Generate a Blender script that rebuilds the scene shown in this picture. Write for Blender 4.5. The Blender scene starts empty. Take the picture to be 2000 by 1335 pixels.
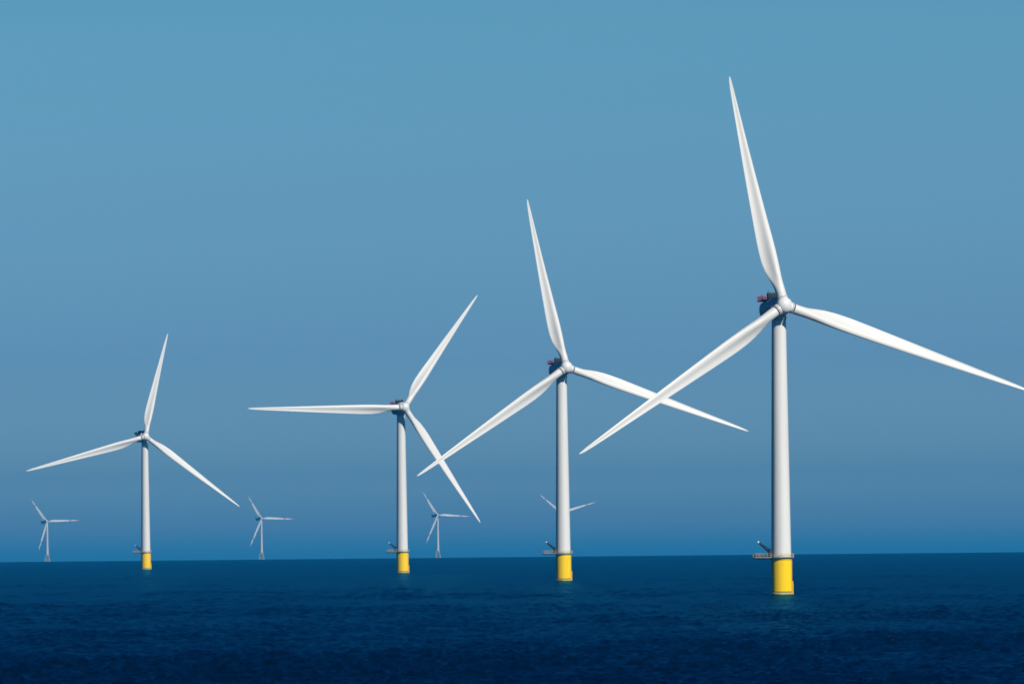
import bpy, math, random
import numpy as np
from mathutils import Vector, Matrix

random.seed(7)
scene = bpy.context.scene
COL = scene.collection
R = math.radians

# ------------------------------------------------------------------ camera
RE = 6.371e6            # the sea follows the curve of the earth, which sets how far each base sits under the horizon
EYE = 19.9              # eye height above the water
FPX = 20950.0           # focal length in pixels of the 2000 px wide photograph
PITCH, ROLL = R(1.004), R(-0.56)
cam_data = bpy.data.cameras.new('camera')
cam_data.sensor_width = 36.0
cam_data.lens = 36.0 * FPX / 2000.0
cam_data.clip_start = 1.0
cam_data.clip_end = 90000.0
cam = bpy.data.objects.new('camera', cam_data)
COL.objects.link(cam)
cam.matrix_world = (Matrix.Translation((0, 0, EYE)) @ Matrix.Rotation(math.pi / 2 + PITCH, 4, 'X')
                    @ Matrix.Rotation(ROLL, 4, 'Z'))
scene.camera = cam
CM = cam.matrix_world.to_3x3()

# ------------------------------------------------------------------ sky and sun
SUN_EL, SUN_AZ = R(34), R(141)       # azimuth clockwise from +Y
world = bpy.data.worlds.new('World')
scene.world = world
world.use_nodes = True
nt = world.node_tree
for n in list(nt.nodes): nt.nodes.remove(n)
N = nt.nodes.new; Lk = nt.links.new
tc = N('ShaderNodeTexCoord'); sep = N('ShaderNodeSeparateXYZ')
Lk(tc.outputs['Generated'], sep.inputs[0])
up = N('ShaderNodeMath'); up.operation = 'ADD'; up.inputs[1].default_value = 0.004
Lk(sep.outputs['Z'], up.inputs[0])
mx = N('ShaderNodeMath'); mx.operation = 'MAXIMUM'; mx.inputs[1].default_value = 0.0015
Lk(up.outputs[0], mx.inputs[0])
cmb = N('ShaderNodeCombineXYZ')
Lk(sep.outputs['X'], cmb.inputs[0]); Lk(sep.outputs['Y'], cmb.inputs[1]); Lk(mx.outputs[0], cmb.inputs[2])
sky = N('ShaderNodeTexSky'); sky.sky_type = 'NISHITA'; sky.sun_disc = False
sky.sun_elevation = SUN_EL; sky.sun_rotation = SUN_AZ
sky.altitude = 0; sky.air_density = 1.0; sky.dust_density = 0.3; sky.ozone_density = 3.0
Lk(cmb.outputs[0], sky.inputs[0])
mr = N('ShaderNodeMapRange'); mr.inputs['From Min'].default_value = 0.0; mr.inputs['From Max'].default_value = 0.10
Lk(up.outputs[0], mr.inputs['Value'])
ramp = N('ShaderNodeValToRGB')
Lk(mr.outputs[0], ramp.inputs[0])
SKY_STOPS = [(0.0, (0.04, 0.32, 0.916)), (0.023, (0.087, 0.403, 1.006)), (0.047, (0.265, 0.535, 1.07)), (0.08, (0.39, 0.685, 1.13)), (0.2, (0.251, 0.528, 1.037)), (0.25, (0.256, 0.538, 1.016)), (0.39, (0.263, 0.56, 0.963)), (0.51, (0.25, 0.57, 0.9)), (1.0, (0.05, 0.19, 0.4))]
els = ramp.color_ramp.elements
while len(els) < len(SKY_STOPS): els.new(0.5)
for e, (p, c) in zip(els, SKY_STOPS):
    e.position = p; e.color = (*c, 1)
mul = N('ShaderNodeMix'); mul.data_type = 'RGBA'; mul.blend_type = 'MULTIPLY'; mul.inputs[0].default_value = 1
Lk(sky.outputs[0], mul.inputs[6]); Lk(ramp.outputs[0], mul.inputs[7])
bg = N('ShaderNodeBackground'); bg.inputs[1].default_value = 0.0815
Lk(mul.outputs[2], bg.inputs[0])
wo = N('ShaderNodeOutputWorld'); Lk(bg.outputs[0], wo.inputs[0])

sd = bpy.data.lights.new('sun', 'SUN'); sd.energy = 4.6; sd.angle = R(0.5); sd.color = (1.0, 0.95, 0.86)
sun = bpy.data.objects.new('sun', sd); COL.objects.link(sun)
sdir = Vector((math.sin(SUN_AZ) * math.cos(SUN_EL), math.cos(SUN_AZ) * math.cos(SUN_EL), math.sin(SUN_EL)))
sun.rotation_euler = sdir.to_track_quat('Z', 'Y').to_euler()

scene.view_settings.view_transform = 'Standard'
scene.view_settings.look = 'None'
scene.view_settings.exposure = 0.0
scene.view_settings.gamma = 1.0
scene.view_settings.use_curve_mapping = False
scene.render.resolution_x, scene.render.resolution_y = 1024, 683
scene.cycles.filter_width = 1.7

# ------------------------------------------------------------------ helpers
def ray(px, py):
    """direction through a pixel of the photograph"""
    return (CM @ Vector(((px - 1000.0) / FPX, -(py - 667.5) / FPX, -1.0)))
def at_depth(px, py, y):
    d = ray(px, py); return Vector((0, 0, EYE)) + d * (y / d.y)
def sea_z(x, y): return -(x * x + y * y) / (2 * RE)

def mat(name, color, rough=0.5, var=0.0, scale=0.4, stretch=(1, 1, 1), metal=0.0, spec=0.5, stain=None, bump=0.0):
    m = bpy.data.materials.new(name); m.use_nodes = True
    t = m.node_tree; b = t.nodes['Principled BSDF']
    b.inputs['Base Color'].default_value = (*color, 1)
    b.inputs['Roughness'].default_value = rough
    b.inputs['Metallic'].default_value = metal
    b.inputs['Specular IOR Level'].default_value = spec
    if var > 0:
        co = t.nodes.new('ShaderNodeTexCoord'); mp = t.nodes.new('ShaderNodeMapping')
        mp.inputs['Scale'].default_value = stretch
        no = t.nodes.new('ShaderNodeTexNoise'); no.inputs['Scale'].default_value = scale
        no.inputs['Detail'].default_value = 6; no.inputs['Roughness'].default_value = 0.62
        rp = t.nodes.new('ShaderNodeValToRGB')
        rp.color_ramp.elements[0].position = 0.32; rp.color_ramp.elements[1].position = 0.62
        dark = stain if stain else tuple(c * (1 - var) for c in color)
        rp.color_ramp.elements[0].color = (*dark, 1)
        rp.color_ramp.elements[1].color = (*color, 1)
        t.links.new(co.outputs['Object'], mp.inputs[0]); t.links.new(mp.outputs[0], no.inputs['Vector'])
        t.links.new(no.outputs['Fac'], rp.inputs[0]); t.links.new(rp.outputs[0], b.inputs['Base Color'])
        if bump:
            bp = t.nodes.new('ShaderNodeBump'); bp.inputs['Distance'].default_value = bump
            t.links.new(no.outputs['Fac'], bp.inputs['Height']); t.links.new(bp.outputs[0], b.inputs['Normal'])
    return m

M_TOWER = mat('tower_paint', (0.78, 0.775, 0.735), 0.42, 0.07, 0.5, (1, 1, 0.06))
M_BLADE = mat('blade_gelcoat', (0.78, 0.77, 0.73), 0.42, 0.05, 0.6, (1, 1, 0.15))
M_HUB = mat('hub_paint', (0.76, 0.76, 0.74), 0.42, 0.04, 0.8)
M_NAC = mat('nacelle_paint', (0.42, 0.47, 0.50), 0.5, 0.12, 0.7)
M_YEL = mat('marine_yellow_paint', (1.0, 0.68, 0.0), 0.7, 0.10, 0.7, (1, 1, 0.10), spec=0.05, stain=(0.95, 0.57, 0.0))
M_PALE = mat('pale_yellow_flange', (0.62, 0.50, 0.20), 0.55, 0.25, 1.2)
M_RAIL = mat('railing_paint', (0.60, 0.44, 0.12), 0.5, 0.1, 1.0)
M_DECK = mat('deck_grating', (0.16, 0.13, 0.06), 0.7, 0.2, 1.0)
M_DARK = mat('dark_steel', (0.010, 0.016, 0.026), 0.6, 0.2, 1.0, spec=0.2)
M_RED = mat('red_railing_mesh', (0.50, 0.05, 0.10), 0.5, 0.15, 2.0)
M_SEAL = mat('joint_seal', (0.45, 0.46, 0.46), 0.6, 0.2, 1.0)
M_GROWTH = mat('tide_growth', (0.10, 0.085, 0.02), 0.8, 0.4, 1.5)
M_REDTIP = mat('red_blade_marking', (0.50, 0.28, 0.34), 0.45, 0.08, 0.6)
M_LAMP = mat('white_lamp_housing', (0.80, 0.82, 0.84), 0.3, 0.03, 2.0)

class MB:
    def __init__(s): s.v, s.f, s.mi, s.sm = [], [], [], []
    def add(s, verts, faces, mi=0, smooth=True):
        o = len(s.v); s.v += [tuple(v) for v in verts]
        for f in faces:
            s.f.append(tuple(i + o for i in f)); s.mi.append(mi); s.sm.append(smooth)
    def lathe(s, prof, n=48, M=None, mi=0, caps=True, smooth=True):
        """profile of (radius, z) turned about z"""
        vs, fs = [], []
        for (r, z) in prof:
            for k in range(n):
                a = 2 * math.pi * k / n
                vs.append(Vector((r * math.cos(a), r * math.sin(a), z)))
        for j in range(len(prof) - 1):
            for k in range(n):
                k2 = (k + 1) % n
                fs.append((j * n + k, j * n + k2, (j + 1) * n + k2, (j + 1) * n + k))
        if M is not None: vs = [M @ v for v in vs]
        s.add(vs, fs, mi, smooth)
        if caps:
            o = len(s.v) - len(vs)
            s.f.append(tuple(o + k for k in reversed(range(n)))); s.mi.append(mi); s.sm.append(False)
            s.f.append(tuple(o + (len(prof) - 1) * n + k for k in range(n))); s.mi.append(mi); s.sm.append(False)
    def tube(s, pts, r, n=8, mi=0):
        pts = [Vector(p) for p in pts]
        rs = r if isinstance(r, (list, tuple)) else [r] * len(pts)
        vs, fs = [], []
        for i, p in enumerate(pts):
            d = (pts[min(i + 1, len(pts) - 1)] - pts[max(i - 1, 0)]).normalized()
            a = d.cross(Vector((0, 0, 1)))
            if a.length < 0.05: a = d.cross(Vector((1, 0, 0)))
            a.normalize(); b = d.cross(a)
            for k in range(n):
                t = 2 * math.pi * k / n
                vs.append(p + (a * math.cos(t) + b * math.sin(t)) * rs[i])
        for j in range(len(pts) - 1):
            for k in range(n):
                k2 = (k + 1) % n
                fs.append((j * n + k, j * n + k2, (j + 1) * n + k2, (j + 1) * n + k))
        fs.append(tuple(reversed(range(n)))); fs.append(tuple((len(pts) - 1) * n + k for k in range(n)))
        s.add(vs, fs, mi)
    def box(s, c, d, M=None, mi=0, bev=0.0):
        """bevelled box: a stack of rounded-corner outlines"""
        hx, hy, hz = d[0] / 2, d[1] / 2, d[2] / 2
        b = min(bev if bev > 0 else 0.04 * min(d), hx * .9, hy * .9, hz * .9)
        def ring(ix, z):
            o = []
            for sx, sy in ((1, 1), (-1, 1), (-1, -1), (1, -1)):
                cx, cy = sx * (hx - b), sy * (hy - b); a0 = {(1, 1): 0, (-1, 1): 90, (-1, -1): 180, (1, -1): 270}[(sx, sy)]
                for k in range(4):
                    a = R(a0 + 30 * k); o.append(Vector((cx + (b - ix) * math.cos(a), cy + (b - ix) * math.sin(a), z)))
            return o
        rings = [ring(b * .95, -hz), ring(b * .3, -hz + b * .3), ring(0, -hz + b), ring(0, hz - b), ring(b * .3, hz - b * .3), ring(b * .95, hz)]
        vs = [v + Vector(c) for rr in rings for v in rr]; n = 16; fs = []
        for j in range(5):
            for k in range(n):
                k2 = (k + 1) % n; fs.append((j * n + k, j * n + k2, (j + 1) * n + k2, (j + 1) * n + k))
        fs.append(tuple(reversed(range(n)))); fs.append(tuple(5 * n + k for k in range(n)))
        if M is not None: vs = [M @ v for v in vs]
        s.add(vs, fs, mi, False)
    def mesh(s, name, mats):
        me = bpy.data.meshes.new(name); me.from_pydata(s.v, [], s.f)
        for m in (mats if isinstance(mats, (list, tuple)) else [mats]): me.materials.append(m)
        me.polygons.foreach_set('material_index', s.mi); me.polygons.foreach_set('use_smooth', s.sm)
        me.validate(); me.update(); me.set_sharp_from_angle(angle=R(32)); return me

def link(name, me, parent=None, M=None):
    o = bpy.data.objects.new(name, me); COL.objects.link(o)
    if parent: o.parent = parent
    if M is not None: o.matrix_local = M
    return o

# ------------------------------------------------------------------ the sea: one curved sheet with real waves
PILES = [(1526.5, 1160, 6.28), (1100.5, 1133, 4.62), (786, 1117, 3.59), (285, 1110, 2.87)]
def build_sea():
    rng = np.random.default_rng(3)
    half = R(7.5)
    az_f = np.concatenate([np.linspace(-half, R(-3), 250)[:-1], np.linspace(R(-3), R(3), 600), np.linspace(R(3), half, 250)[1:]])
    az_c = np.linspace(half, 2 * math.pi - half, 74)[1:-1]
    az = np.concatenate([az_f, az_c])
    nf = len(az_f)
    rs = [2.0, 20, 100, 300, 600, 900, 1150]
    r = 1200.0
    while r < 17500:
        rs.append(r); r += 0.66 * (r / 1300.0) ** 1.5
    rs += [19000, 22000, 26000, 30500]
    rr = np.array(rs); na, nr = len(az), len(rr)
    dr = np.gradient(rr)
    X = rr[:, None] * np.sin(az)[None, :]; Y = rr[:, None] * np.cos(az)[None, :]
    Z = -(X ** 2 + Y ** 2) / (2 * RE)
    H = np.zeros((nr, nf)); Xf, Yf = X[:, :nf], Y[:, :nf]
    # wind sea running away from the camera and a little to the left, plus ripples and slow gusts
    for i in range(106):
        lam = 1.3 * (13 / 1.3) ** ((i + rng.random()) / 80) if i < 80 else 13 * (45 / 13) ** ((i - 80 + rng.random()) / 26)
        th = R(12) + rng.normal() * R(46)
        kx, ky = 2 * math.pi / lam * math.sin(th), 2 * math.pi / lam * math.cos(th)
        amp = 0.0185 * lam ** -0.10 if i < 80 else 0.0006 * lam
        ly = 2 * math.pi / max(abs(ky), 1e-3)
        att = np.clip((ly / dr - 2.0) / 2.0, 0, 1)[:, None]
        H += amp * att * np.sin(kx * Xf + ky * Yf + rng.random() * 6.283)
    gust = np.zeros_like(H)
    for i in range(14):
        lam = rng.uniform(60, 420); th = rng.uniform(-1.5, 1.5)
        kx, ky = 2 * math.pi / lam * math.sin(th), 2 * math.pi / lam * math.cos(th) * .35
        gust += np.sin(kx * Xf + ky * Yf + rng.random() * 6.283)
    H *= 1 + 0.16 * np.clip(gust / 2.6, -2, 2)
    sdv = 0.09
    H = H + 0.28 * (H ** 2) / sdv - 0.28 * sdv          # sharper crests, flatter troughs
    for (bx, by, s_) in PILES:                                # the piles calm the sea right beside them
        p = at_depth(bx, by, FPX / s_)
        H *= 1 - 0.75 * np.exp(-(((Xf - p.x) / 7) ** 2 + ((Yf - p.y + 4) / 22) ** 2))
    edge = np.clip((half - np.abs(az_f)) / R(1.2), 0, 1)[None, :] * np.clip((rr - 1150) / 60, 0, 1)[:, None] * np.clip((17400 - rr) / 2000, 0, 1)[:, None]
    Z[:, :nf] += H * edge
    V = np.stack([X, Y, Z], -1).reshape(-1, 3)
    V = np.concatenate([V, [[0, 0, 0]]]).astype(np.float32)
    ii = np.arange(nr - 1)[:, None] * na; jj = np.arange(na)[None, :]; j2 = (jj + 1) % na
    Q = np.stack([ii + jj, ii + na + jj, ii + na + j2, ii + j2], -1).reshape(-1, 4)
    T = np.stack([np.full(na, nr * na), np.arange(na), (np.arange(na) + 1) % na], -1)
    loops = np.concatenate([Q.ravel(), T.ravel()]).astype(np.int32)
    starts = np.concatenate([np.arange(len(Q)) * 4, len(Q) * 4 + np.arange(na) * 3]).astype(np.int32)
    me = bpy.data.meshes.new('sea')
    me.vertices.add(len(V)); me.vertices.foreach_set('co', V.ravel())
    me.loops.add(len(loops)); me.loops.foreach_set('vertex_index', loops)
    me.polygons.add(len(starts)); me.polygons.foreach_set('loop_start', starts)
    me.polygons.foreach_set('use_smooth', np.ones(len(starts), dtype=bool))
    me.update(calc_edges=True)
    # flip so that normals look up
    if me.polygons[len(Q) // 2].normal.z < 0: me.flip_normals()
    # foam: lapping round each pile and a few broken crests
    foam = np.zeros((nr, na), dtype=np.float32)
    crest = (H - np.percentile(H[200:1200], 99.993)) / 0.06
    patch = np.sin(Xf * .021 + 1.3) * np.sin(Yf * .0083 + .4) + np.sin(Xf * .047 - Yf * .004)
    foam[:, :nf] = 0.8 * np.clip(crest, 0, 1) * np.clip(patch - .2, 0, 1) * 0.4
    for (bx, by, s_) in PILES:
        dd = FPX / s_; p = at_depth(bx, by, dd)
        rad = np.hypot(Xf - p.x, (Yf - p.y))
        wob = 0.5 + 0.5 * np.sin(Xf * 2.3 + np.sin(Yf * .9) * 2) * np.sin(Xf * 1.1 - Yf * .6)
        foam[:, :nf] = np.maximum(foam[:, :nf], np.clip(1.25 - (rad - 3.3) / (0.6 + 1.2 * wob), 0, 1) * (rad < 8) * .5)
        tail = np.exp(-((Yf - p.y + 3) / 5) ** 2) * np.clip((p.x - Xf) / 4, 0, 1) * np.exp(-np.clip(p.x - Xf, 0, 99) / 6) * wob
        foam[:, :nf] = np.maximum(foam[:, :nf], tail * .3)
    at = me.attributes.new('foam', 'FLOAT', 'POINT')
    at.data.foreach_set('value', np.concatenate([foam.ravel(), [0]]).astype(np.float32))
    m = bpy.data.materials.new('sea_water'); m.use_nodes = True
    t = m.node_tree; W = t.nodes.new; L = t.links.new
    t.nodes.remove(t.nodes['Principled BSDF'])
    tc = W('ShaderNodeTexCoord')
    mp = W('ShaderNodeMapping'); mp.inputs['Scale'].default_value = (0.9, 0.55, 1)
    n1 = W('ShaderNodeTexNoise'); n1.inputs['Scale'].default_value = 1.0; n1.inputs['Detail'].default_value = 5
    n1.inputs['Roughness'].default_value = 0.6
    bp = W('ShaderNodeBump'); bp.inputs['Strength'].default_value = 1.0; bp.inputs['Distance'].default_value = 0.2
    L(tc.outputs['Object'], mp.inputs[0]); L(mp.outputs[0], n1.inputs['Vector']); L(n1.outputs['Fac'], bp.inputs['Height'])
    df = W('ShaderNodeBsdfDiffuse'); df.inputs[0].default_value = (0.0, 0.0036, 0.021, 1)
    gl = W('ShaderNodeBsdfGlossy'); gl.inputs['Color'].default_value = (0.08, 0.62, 1.0, 1); gl.inputs['Roughness'].default_value = 0.1
    fr = W('ShaderNodeFresnel'); fr.inputs['IOR'].default_value = 1.333
    fm = W('ShaderNodeMath'); fm.operation = 'MULTIPLY'; fm.inputs[1].default_value = 0.34
    mxs = W('ShaderNodeMixShader')
    L(bp.outputs[0], gl.inputs['Normal']); L(bp.outputs[0], fr.inputs['Normal']); L(bp.outputs[0], df.inputs['Normal'])
    L(fr.outputs[0], fm.inputs[0]); L(fm.outputs[0], mxs.inputs[0]); L(df.outputs[0], mxs.inputs[1]); L(gl.outputs[0], mxs.inputs[2])
    fa = W('ShaderNodeAttribute'); fa.attribute_name = 'foam'
    n2 = W('ShaderNodeTexNoise'); n2.inputs['Scale'].default_value = 1.7; n2.inputs['Detail'].default_value = 5
    L(tc.outputs['Object'], n2.inputs['Vector'])
    mr = W('ShaderNodeMapRange'); mr.inputs['From Min'].default_value = 0.42; mr.inputs['From Max'].default_value = 0.62
    L(n2.outputs['Fac'], mr.inputs['Value'])
    fx = W('ShaderNodeMath'); fx.operation = 'MULTIPLY'; L(fa.outputs['Fac'], fx.inputs[0]); L(mr.outputs[0], fx.inputs[1])
    fd = W('ShaderNodeBsdfDiffuse'); fd.inputs[0].default_value = (0.22, 0.33, 0.40, 1)
    m2 = W('ShaderNodeMixShader'); L(fx.outputs[0], m2.inputs[0]); L(mxs.outputs[0], m2.inputs[1]); L(fd.outputs[0], m2.inputs[2])
    L(m2.outputs[0], t.nodes['Material Output'].inputs['Surface'])
    me.materials.append(m)
    o = link('sea', me); o['kind'] = 'structure'
    o['label'] = 'dark blue sea with small wind ripples under a straight horizon'
build_sea()

# ------------------------------------------------------------------ parts shared by the four near turbines
HUBZ = 90.0
DECK = 11.6
def platform_outline(r, xl, w, n=40):
    """round deck about the tower with a wide arm reaching to -x"""
    a0 = math.asin(w / 2 / r); pts = []
    for k in range(n + 1):
        a = -math.pi + a0 + (2 * math.pi - 2 * a0) * k / n
        pts.append((r * math.cos(a), r * math.sin(a)))
    pts += [(xl + .6, w / 2), (xl, w / 2 - .6), (xl, -w / 2 + .6), (xl + .6, -w / 2)]
    return pts
def resample(pts, step):
    out = []; P = [Vector(p) for p in pts] + [Vector(pts[0])]
    acc = 0.0
    for a, b in zip(P, P[1:]):
        L = (b - a).length; s = (step - acc) if acc > 0 else 0.0
        while s < L: out.append(a.lerp(b, s / L)); s += step
        acc = (acc + L) % step
    return out
def m_tower(rb=3.1, rt=2.2, zb=DECK + .02, zt=HUBZ - 3.0):
    mb = MB(); prof = []
    secs = [0, .34, .68, 1]
    for i in range(len(secs) - 1):
        for q in range(5):
            t = secs[i] + (secs[i + 1] - secs[i]) * q / 5; prof.append((rb + (rt - rb) * t, zb + (zt - zb) * t))
        t = secs[i + 1]; rr = rb + (rt - rb) * t; z = zb + (zt - zb) * t
        if t < 1: prof += [(rr + .002, z - .06), (rr + .012, z - .05), (rr + .012, z + .05), (rr, z + .06)]
        else: prof += [(rr, z)]
    mb.lathe(prof, 64); return mb.mesh('tower', M_TOWER)
def m_piece():
    mb = MB()
    mb.lathe([(3.16, 0.95), (3.16, 10.7), (3.32, 10.75), (3.32, 11.05), (3.16, 11.1), (3.16, 11.2)], 64)
    return mb.mesh('transition_piece', M_YEL)
def m_band():
    mb = MB(); mb.lathe([(3.18, -4), (3.18, -.1), (3.34, 0.05), (3.34, .55), (3.2, .62), (3.05, .66)], 64)
    return mb.mesh('waterline_collar', M_PALE)
def m_gap():
    mb = MB(); mb.lathe([(3.05, .55), (3.08, .98)], 64); return mb.mesh('tide_band', M_GROWTH)
def m_landing():
    mb = MB()
    A = R(14)   # turned a little towards the viewer, on the right
    for s in (-1, 1):
        y = s * .75
        mb.tube([(3.1, y, 4.1), (3.3, y, 4.0), (3.42, y, 3.7), (3.45, y, 3.2), (3.45, y, 0.2), (3.45, y, -2)], .16, 10)
        mb.tube([(3.1, y, 2.2), (3.45, y, 2.2)], .1); mb.tube([(3.1, y, 0.6), (3.45, y, 0.6)], .1)
    Mx = Matrix.Rotation(A, 4, 'Z'); mb.v = [tuple(Mx @ Vector(v)) for v in mb.v]
    return mb.mesh('boat_landing', M_YEL)
def m_ladder():
    mb = MB()
    for s in (-1, 1): mb.tube([(3.34, s * .28, -1), (3.34, s * .28, 11.5)], .05, 6)
    z = -.6
    while z < 11.4: mb.tube([(3.34, -.28, z), (3.34, .28, z)], .03, 5); z += .45
    Mx = Matrix.Rotation(R(14), 4, 'Z'); mb.v = [tuple(Mx @ Vector(v)) for v in mb.v]
    return mb.mesh('ladder', M_YEL)
OUT = platform_outline(3.95, -8.8, 5.0)
def m_deck():
    mb = MB(); n = len(OUT)
    vs = [(x, y, DECK - .24) for x, y in OUT] + [(x, y, DECK) for x, y in OUT]
    fs = [(k, (k + 1) % n, n + (k + 1) % n, n + k) for k in range(n)]
    fs += [tuple(reversed(range(n))), tuple(range(n, 2 * n))]
    mb.add(vs, fs, 0, False)
    for y in (-1.6, 1.6):                                    # struts under the arm
        mb.box((-5.8, y, DECK - .5), (5.6, .22, .26))
    return mb.mesh('work_platform', M_DECK)
def m_rail():
    mb = MB(); inner = platform_outline(3.88, -8.72, 4.86)
    for z, r in ((DECK + 1.1, .06), (DECK + .58, .04)):
        P = [(x, y, z) for x, y in inner]; P.append(P[0]); mb.tube(P, r, 6)
    for p in resample(inner, 1.15): mb.tube([(p.x, p.y, DECK), (p.x, p.y, DECK + 1.1)], .055, 6)
    n = len(OUT)                                             # toe board
    big = platform_outline(4.0, -8.85, 5.1)
    vs = [(x, y, DECK - .05) for x, y in big] + [(x, y, DECK + .1) for x, y in big] + [(x * .995, y * .99, DECK + .1) for x, y in big] + [(x * .995, y * .99, DECK - .05) for x, y in big]
    fs = []
    for j in range(4):
        j2 = (j + 1) % 4
        fs += [(j * n + k, j * n + (k + 1) % n, j2 * n + (k + 1) % n, j2 * n + k) for k in range(n)]
    mb.add(vs, fs, 0, False)
    return mb.mesh('railing', M_RAIL)
def m_crane():
    mb = MB()
    mb.lathe([(.55, DECK), (.55, DECK + .2), (.42, DECK + .25), (.42, 13.4), (.52, 13.5), (.52, 14.1)], 20, Matrix.Translation((-3.75, -1.1, 0)))
    mb.box((-3.75, -1.1, 14.0), (.9, .7, .7))
    return mb.mesh('davit_crane', M_DARK)
def m_boom():
    mb = MB(); mb.tube([(-3.5, -1.1, 13.2), (-5.3, -1.1, 14.8), (-6.9, -1.1, 16.1)], [.5, .42, .3], 10)
    mb.tube([(-3.75, -1.1, 14.6), (-6.2, -1.1, 15.75)], .07, 6)
    return mb.mesh('boom', M_DARK)
def m_head():
    mb = MB(); mb.lathe([(.08, -.3), (.27, -.22), (.3, .1), (.2, .3), (.05, .34)], 16, Matrix.Translation((-7.1, -1.1, 16.3)))
    return mb.mesh('hook_block', M_LAMP)
# nacelle frame: +y points upwind along the shaft, z up, origin at the rotor centre
def m_nacelle():
    mb = MB(); RX = Matrix.Rotation(R(-90), 4, 'X')          # lathe z -> +y
    prof = [(.2, -15.6), (1.8, -15.5), (2.5, -15.0), (2.75, -14.2), (2.85, -12), (2.9, -6.2), (2.95, -6.0), (3.15, -5.8), (3.2, -4.0), (3.15, -2.6), (2.9, -2.4), (2.4, -2.3)]
    vs0 = len(mb.v); mb.lathe(prof, 48, RX)
    nv = []
    for v in mb.v:                                            # flatten the top and the flanks behind the generator
        x, y, z = v
        if y < -6.1:
            e = 2.8; rr = math.hypot(x, z) or 1; k = (abs(x / rr) ** e + abs(z / rr) ** e) ** (-1 / e)
            x, z = x * k * .96, z * k * .95
        nv.append((x, y, z))
    mb.v = nv
    return mb.mesh('nacelle', M_NAC)
def m_yaw():
    mb = MB(); mb.lathe([(2.26, -4.6), (2.3, -4.4), (2.45, -3.2), (2.45, -2.4)], 48, Matrix.Translation((0, -7.2, 0))); return mb.mesh('yaw_ring', M_NAC)
def m_cooler():
    mb = MB(); mb.box((0, -8.3, 3.65), (4.2, 1.2, 2.3), bev=.12)
    for k in range(9): mb.box((-2 + k * .5, -7.66, 3.4), (.12, .1, 1.5))
    for s in (-1, 1): mb.tube([(s * 1.7, -8.3, 4.7), (s * 1.7, -8.3, 5.6)], .07, 6)
    return mb.mesh('cooler', M_DARK)
def m_hoist():
    mb = MB(); mb.box((0, -13.0, 2.85), (5.4, 5.0, .22)); return mb.mesh('hoist_platform', M_DARK)
def m_hoist_rail():
    mb = MB(); z0, z1 = 2.97, 4.25
    c = [(-2.66, -15.46), (2.66, -15.46), (2.66, -10.54), (-2.66, -10.54)]
    for a, b in zip(c, c[1:] + c[:1]):
        a, b = Vector(a), Vector(b); n = max(2, int((b - a).length / .42))
        for z in (z0 + .08, z0 + .45, z0 + .85, z1): mb.tube([(a.x, a.y, z), (b.x, b.y, z)], .055, 6)
        for k in range(n): p = a.lerp(b, k / n); mb.tube([(p.x, p.y, z0), (p.x, p.y, z1)], .06, 6)
    return mb.mesh('hoist_railing', M_RED)
def m_spinner():
    mb = MB(); RX = Matrix.Rotation(R(-90), 4, 'X')
    prof = [(2.3, -2.3), (2.52, -1.9), (2.55, -.6), (2.5, .6)]
    for k in range(1, 12):
        a = k / 11 * math.pi / 2 * .985; prof.append((2.5 * math.cos(a), .6 + 1.9 * math.sin(a)))
    mb.lathe(prof, 56, RX); return mb.mesh('hub', M_HUB)
def m_root():
    """blade root socket along +z"""
    mb = MB(); mb.lathe([(1.72, .9), (1.74, 2.42), (1.68, 2.5), (1.4, 2.52)], 40); return mb.mesh('blade_socket', M_HUB)
def m_seal():
    mb = MB(); mb.lathe([(1.50, 2.4), (1.50, 3.05)], 40, caps=False)
    return mb.mesh('bearing_seal', M_SEAL)
def m_ringb():
    mb = MB(); mb.lathe([(1.5, 2.66), (1.74, 2.68), (1.74, 2.88), (1.5, 2.9)], 40); return mb.mesh('root_ring', M_BLADE)

def airfoil(x, tk):
    return 5 * tk * (0.2969 * math.sqrt(max(x, 0)) - 0.1260 * x - 0.3516 * x * x + 0.2843 * x ** 3 - 0.1036 * x ** 4)
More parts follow.
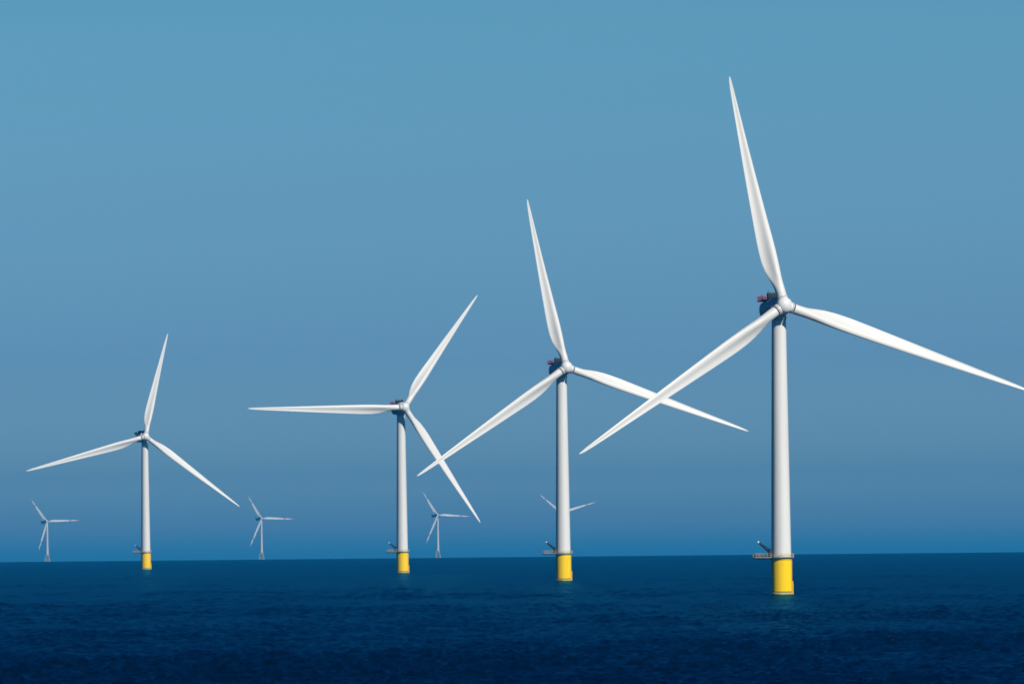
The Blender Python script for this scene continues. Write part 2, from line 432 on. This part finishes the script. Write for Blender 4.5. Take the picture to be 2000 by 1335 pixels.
#      t     chord  thick  blend twist
SECT = [(.040, 3.15, 1.0, 0.0, 16), (.06, 3.15, 1.0, 0.0, 16), (.08, 3.5, .95, .16, 16), (.10, 4.0, .80, .42, 16), (.125, 4.55, .62, .72, 15.5),
        (.16, 5.1, .50, .92, 14.5), (.20, 5.4, .42, 1, 13.5), (.24, 5.5, .37, 1, 12), (.28, 5.4, .33, 1, 10.5), (.34, 5.05, .29, 1, 8.5), (.42, 4.55, .26, 1, 6.5),
        (.50, 4.05, .24, 1, 5), (.60, 3.4, .22, 1, 3.2), (.70, 2.72, .20, 1, 1.8), (.80, 2.1, .19, 1, .8), (.88, 1.6, .18, 1, .2),
        (.94, 1.15, .18, 1, 0), (.975, .8, .18, 1, 0), (.992, .45, .2, 1, 0), (1.0, .10, .3, 1, 0)]
def blade_mesh(L, wf=1.0, rf=1.0, red=False, bend=0.8, off=0.0):
    """span +z from the rotor centre, trailing edge +x, upwind +y"""
    mb = MB(); n = 40; vs, fs = [], []; ts = []
    for i in range(len(SECT) - 1):                            # finer rows between the stations
        for q in range(3):
            a, b = SECT[i], SECT[i + 1]; u = q / 3
            ts.append(tuple(a[j] + (b[j] - a[j]) * u for j in range(5)))
    ts.append(SECT[-1])
    for (t, c, tk, bl, tw) in ts:
        cc = c * (rf + (wf - rf) * bl)
        tw = R(tw + 2); r0 = 1.575 * rf
        for k in range(n):
            ph = 2 * math.pi * k / n
            xc = (1 + math.cos(ph)) / 2
            th = airfoil(xc, min(tk, .6)) * cc
            # suction side downwind (-y), pressure side upwind and hollow towards the trailing edge
            if math.sin(ph) > 0: ya = -th * 1.15
            else: ya = th * (0.85 - .95 * max(0, xc - .35)) 
            ya -= .055 * cc * bl * math.sin(math.pi * min(1, max(0, (xc - .25) / .75))) ** 1.5
            xa = (xc - .32) * cc
            xr, yr = r0 * math.cos(ph), -r0 * math.sin(ph)
            x = xr + (xa - xr) * bl; y = yr + (ya - yr) * bl
            X = x * math.cos(tw) + y * math.sin(tw); Yv = -x * math.sin(tw) + y * math.cos(tw)
            bz = -bend * math.sin(math.pi * t) 
            vs.append((X, Yv + bz, t * L))
    m = len(ts)
    for j in range(m - 1):
        for k in range(n):
            k2 = (k + 1) % n; fs.append((j * n + k, (j + 1) * n + k, (j + 1) * n + k2, j * n + k2))
    mb.add(vs, fs)
    mb.add([vs[k] for k in range(n)], [tuple(range(n))], 0, False)
    mb.add([vs[(m - 1) * n + k] for k in range(n)], [tuple(reversed(range(n)))], 0, False)
    if red:
        for i in range((m - 1) * n):
            tt = ts[i // n][0]
            if .66 < tt < .72 or tt > .88: mb.mi[i] = 1
    return mb.mesh('blade', [M_BLADE, M_REDTIP] if red else [M_BLADE])

SH = {k: f() for k, f in dict(tower=m_tower, transition_piece=m_piece, waterline_collar=m_band, tide_band=m_gap, boat_landing=m_landing,
      ladder=m_ladder, work_platform=m_deck, railing=m_rail, davit_crane=m_crane, boom=m_boom, hook_block=m_head, nacelle=m_nacelle, yaw_ring=m_yaw,
      cooler=m_cooler, hoist_platform=m_hoist, hoist_railing=m_hoist_rail, hub=m_spinner, blade_socket=m_root, bearing_seal=m_seal, root_ring=m_ringb).items()}

def rotor_frame(yaw, tilt):
    """columns: right, upwind, up; upwind points to the viewer, turned right by yaw"""
    return Matrix.Rotation(yaw, 3, 'Z') @ Matrix.Rotation(math.pi, 3, 'Z') @ Matrix.Rotation(tilt, 3, 'X')

def rotor(root, base, hub_px, tips_px, dist, over, yaw, tilt, scale=1.0, red=False, far=False):
    F = rotor_frame(yaw, tilt)
    H = at_depth(*hub_px, dist - over * math.cos(yaw))
    nrm = F @ Vector((0, 1, 0))
    MH = Matrix.Translation(H - base) @ F.to_4x4()
    for tp in tips_px:
        d = ray(*tp); E = Vector((0, 0, EYE))
        k = (H - E).dot(nrm) / d.dot(nrm); T = E + d * k
        span = (T - H); L = span.length; z = span.normalized()
        y = nrm; x = y.cross(z)
        # trailing edge lies counter-clockwise of the span as the viewer sees it
        ccw = nrm.cross(z)
        x = ccw.normalized()
        z_img = abs(z.z); wf = 0.96 * z_img ** 2 + 0.92 * (1 - z_img ** 2)
        B = Matrix((x, y, z)).transposed()
        MBm = Matrix.Translation(H - base) @ B.to_4x4()
        bl = link('blade', blade_mesh(L / scale, wf, 1.0, red), root, MBm @ Matrix.Scale(scale, 4))
        if not far:
            link('root_ring', SH['root_ring'], bl)
            link('bearing_seal', SH['bearing_seal'], bl)
    return MH, F, H

def add_socket(hub, MH, H, base, F, tips_px):
    nrm = F @ Vector((0, 1, 0)); inv = MH.inverted()
    for tp in tips_px:
        d = ray(*tp); E = Vector((0, 0, EYE)); T = E + d * ((H - E).dot(nrm) / d.dot(nrm))
        z = (T - H).normalized(); x = nrm.cross(z).normalized()
        Mx = Matrix.Translation(H - base) @ Matrix((x, nrm, z)).transposed().to_4x4()
        link('blade_socket', SH['blade_socket'], hub, inv @ Mx)

def near_turbine(label, base_px, tower_x_mid, hub_px, tips, s):
    d = FPX / s
    b = at_depth(base_px[0], base_px[1], d)
    base = Vector((b.x, d, sea_z(b.x, d)))
    root = bpy.data.objects.new('wind_turbine', None); COL.objects.link(root); root.location = base
    root.empty_display_size = 5
    root['label'] = label; root['category'] = 'wind turbine'; root['group'] = 'white wind turbines on yellow foundations'
    tpc = link('transition_piece', SH['transition_piece'], root)
    link('waterline_collar', SH['waterline_collar'], tpc); link('tide_band', SH['tide_band'], tpc)
    link('boat_landing', SH['boat_landing'], tpc); link('ladder', SH['ladder'], tpc)
    wp = link('work_platform', SH['work_platform'], root); link('railing', SH['railing'], wp)
    cr = link('davit_crane', SH['davit_crane'], root); link('boom', SH['boom'], cr); link('hook_block', SH['hook_block'], cr)
    tw = link('tower', SH['tower'], root)
    yaw = R(20)
    MH, F, H = rotor(root, base, hub_px, tips, d, 7.0, yaw, R(5))
    print('turbine', label[:30], 'base', tuple(round(v, 1) for v in base), 'hub rel', tuple(round(v, 2) for v in (H - base)))
    nac = link('nacelle', SH['nacelle'], root, MH)
    link('cooler', SH['cooler'], nac); hp = link('hoist_platform', SH['hoist_platform'], nac); link('hoist_railing', SH['hoist_railing'], nac)
    hz = (H - base).z
    # the yaw ring stands upright on the tower top
    link('yaw_ring', SH['yaw_ring'], nac, MH.inverted() @ Matrix.Translation((0, 7.2, hz)))
    hub = link('hub', SH['hub'], root, MH)
    add_socket(hub, MH, H, base, F, tips)
    return root

near_turbine('largest white wind turbine, its right blade tip cut by the picture edge',
             (1526.5, 1160), 0, (1531, 596), [(1425, 149), (1131, 886), (2014, 765)], 6.28)
near_turbine('second largest white wind turbine, its lower left blade crossing the leaning blade of its neighbour',
             (1100.5, 1133), 0, (1106, 717), [(1030, 389), (814, 929), (1462, 842)], 4.62)
near_turbine('white wind turbine with one blade pointing level to the left, yellow base and crane',
             (786, 1117), 0, (790, 795), [(933, 576), (484, 797), (938, 1020)], 3.59)
near_turbine('smallest and leftmost of the four white wind turbines on yellow bases, one blade almost upright',
             (285, 1110), 0, (284, 852), [(328, 651), (51, 919), (468, 989)], 2.87)

# ------------------------------------------------------------------ far turbines on jackets, half hull-down behind the horizon
def f_jacket():
    mb = MB(); zt, zb = 17.0, -6.0; ht, hb = 3.0, 7.2
    def c(z): return hb + (ht - hb) * (z - zb) / (zt - zb)
    cs = [(1, 1), (-1, 1), (-1, -1), (1, -1)]
    for sx, sy in cs: mb.tube([(sx * hb, sy * hb, zb), (sx * ht, sy * ht, zt)], .65, 10)
    lv = [-5, 3, 10.5, 16.5]
    for a, b in zip(lv, lv[1:]):
        for (p, q) in zip(cs, cs[1:] + cs[:1]):
            mb.tube([(p[0] * c(a), p[1] * c(a), a), (q[0] * c(b), q[1] * c(b), b)], .34, 8)
            mb.tube([(q[0] * c(a), q[1] * c(a), a), (p[0] * c(b), p[1] * c(b), b)], .34, 8)
    return mb.mesh('jacket_foundation', M_PALE)
def f_plat():
    mb = MB(); mb.box((0, 0, 17.6), (9.0, 9.0, 1.2), bev=.3); mb.lathe([(3.2, 18.2), (3.0, 20.4)], 32); return mb.mesh('work_platform', M_PALE)
def f_rail():
    mb = MB()
    c = [(-4.4, -4.4), (4.4, -4.4), (4.4, 4.4), (-4.4, 4.4)]
    for a, b in zip(c, c[1:] + c[:1]):
        mb.tube([(*a, 19.3), (*b, 19.3)], .07, 6)
        for k in range(4): p = Vector(a).lerp(Vector(b), k / 4); mb.tube([(p.x, p.y, 18.2), (p.x, p.y, 19.3)], .07, 6)
    return mb.mesh('railing', M_RAIL)
def f_nacelle():
    mb = MB(); mb.box((0, -10.5, .3), (6.0, 16.5, 6.2), bev=.9)
    mb.box((0, -16.5, 3.9), (5.4, 4.2, 1.0), bev=.2)
    return mb.mesh('nacelle', M_NAC)
FJ, FP, FR, FN = f_jacket(), f_plat(), f_rail(), f_nacelle()
FT = m_tower(2.75, 1.9, 20.4, 89.0)
def far_turbine(label, x_px, hub_px, tips, s):
    d = FPX / s
    b = at_depth(x_px, 1090, d); base = Vector((b.x, d, sea_z(b.x, d)))
    root = bpy.data.objects.new('distant_wind_turbine', None); COL.objects.link(root); root.location = base
    root['label'] = label; root['category'] = 'wind turbine'; root['group'] = 'small hazy wind turbines on the horizon'
    link('jacket_foundation', FJ, root); p = link('work_platform', FP, root); link('railing', FR, p)
    link('tower', FT, root)
    MH, F, H = rotor(root, base, hub_px, tips, d, 6.5, R(38), R(5), red=True, far=True)
    print('far', hub_px, 'hub rel', tuple(round(v, 1) for v in (H - base)))
    link('nacelle', FN, root, MH); link('hub', SH['hub'], root, MH)
far_turbine('leftmost of the tiny hazy wind turbines on the horizon, beside the left picture edge', 92.5, (92, 1018), [(60, 973), (157, 1015.5), (75, 1076)], .90)
far_turbine('tiny hazy wind turbine on the horizon midway between the two leftmost yellow based turbines', 511, (511, 1012), [(484, 966), (575, 1013), (488, 1068)], .90)
far_turbine('tiny hazy wind turbine on the horizon beside the tip of a larger drooping blade', 855.5, (855, 1005.5), [(825, 958), (920, 1008), (832, 1061)], .905)
far_turbine('tiny hazy wind turbine mostly hidden behind the tower of the second largest turbine', 1100, (1099, 1001), [(1052, 963), (1166, 979), (1090, 1061)], .905)

# ------------------------------------------------------------------ haze: one box of even air round everything
def haze():
    mb = MB(); x0, x1, y0, y1, z0, z1 = -31500, 31500, -31500, 31500, -76, 190
    v = [(x0, y0, z0), (x1, y0, z0), (x1, y1, z0), (x0, y1, z0), (x0, y0, z1), (x1, y0, z1), (x1, y1, z1), (x0, y1, z1)]
    mb.add(v, [(0, 3, 2, 1), (4, 5, 6, 7), (0, 1, 5, 4), (1, 2, 6, 5), (2, 3, 7, 6), (3, 0, 4, 7)], 0, False)
    m = bpy.data.materials.new('haze'); m.use_nodes = True; t = m.node_tree
    for n in list(t.nodes):
        if n.type != 'OUTPUT_MATERIAL': t.nodes.remove(n)
    pv = t.nodes.new('ShaderNodeVolumePrincipled')
    pv.inputs['Color'].default_value = (0.01, 0.38, 0.86, 1)
    pv.inputs['Density'].default_value = 3.3e-5
    pv.inputs['Anisotropy'].default_value = 0.0
    out = [n for n in t.nodes if n.type == 'OUTPUT_MATERIAL'][0]
    t.links.new(pv.outputs[0], out.inputs['Volume'])
    o = link('haze', mb.mesh('haze', m)); o['kind'] = 'stuff'
    o['label'] = 'thin pale blue sea haze that fades the far turbines'
haze()
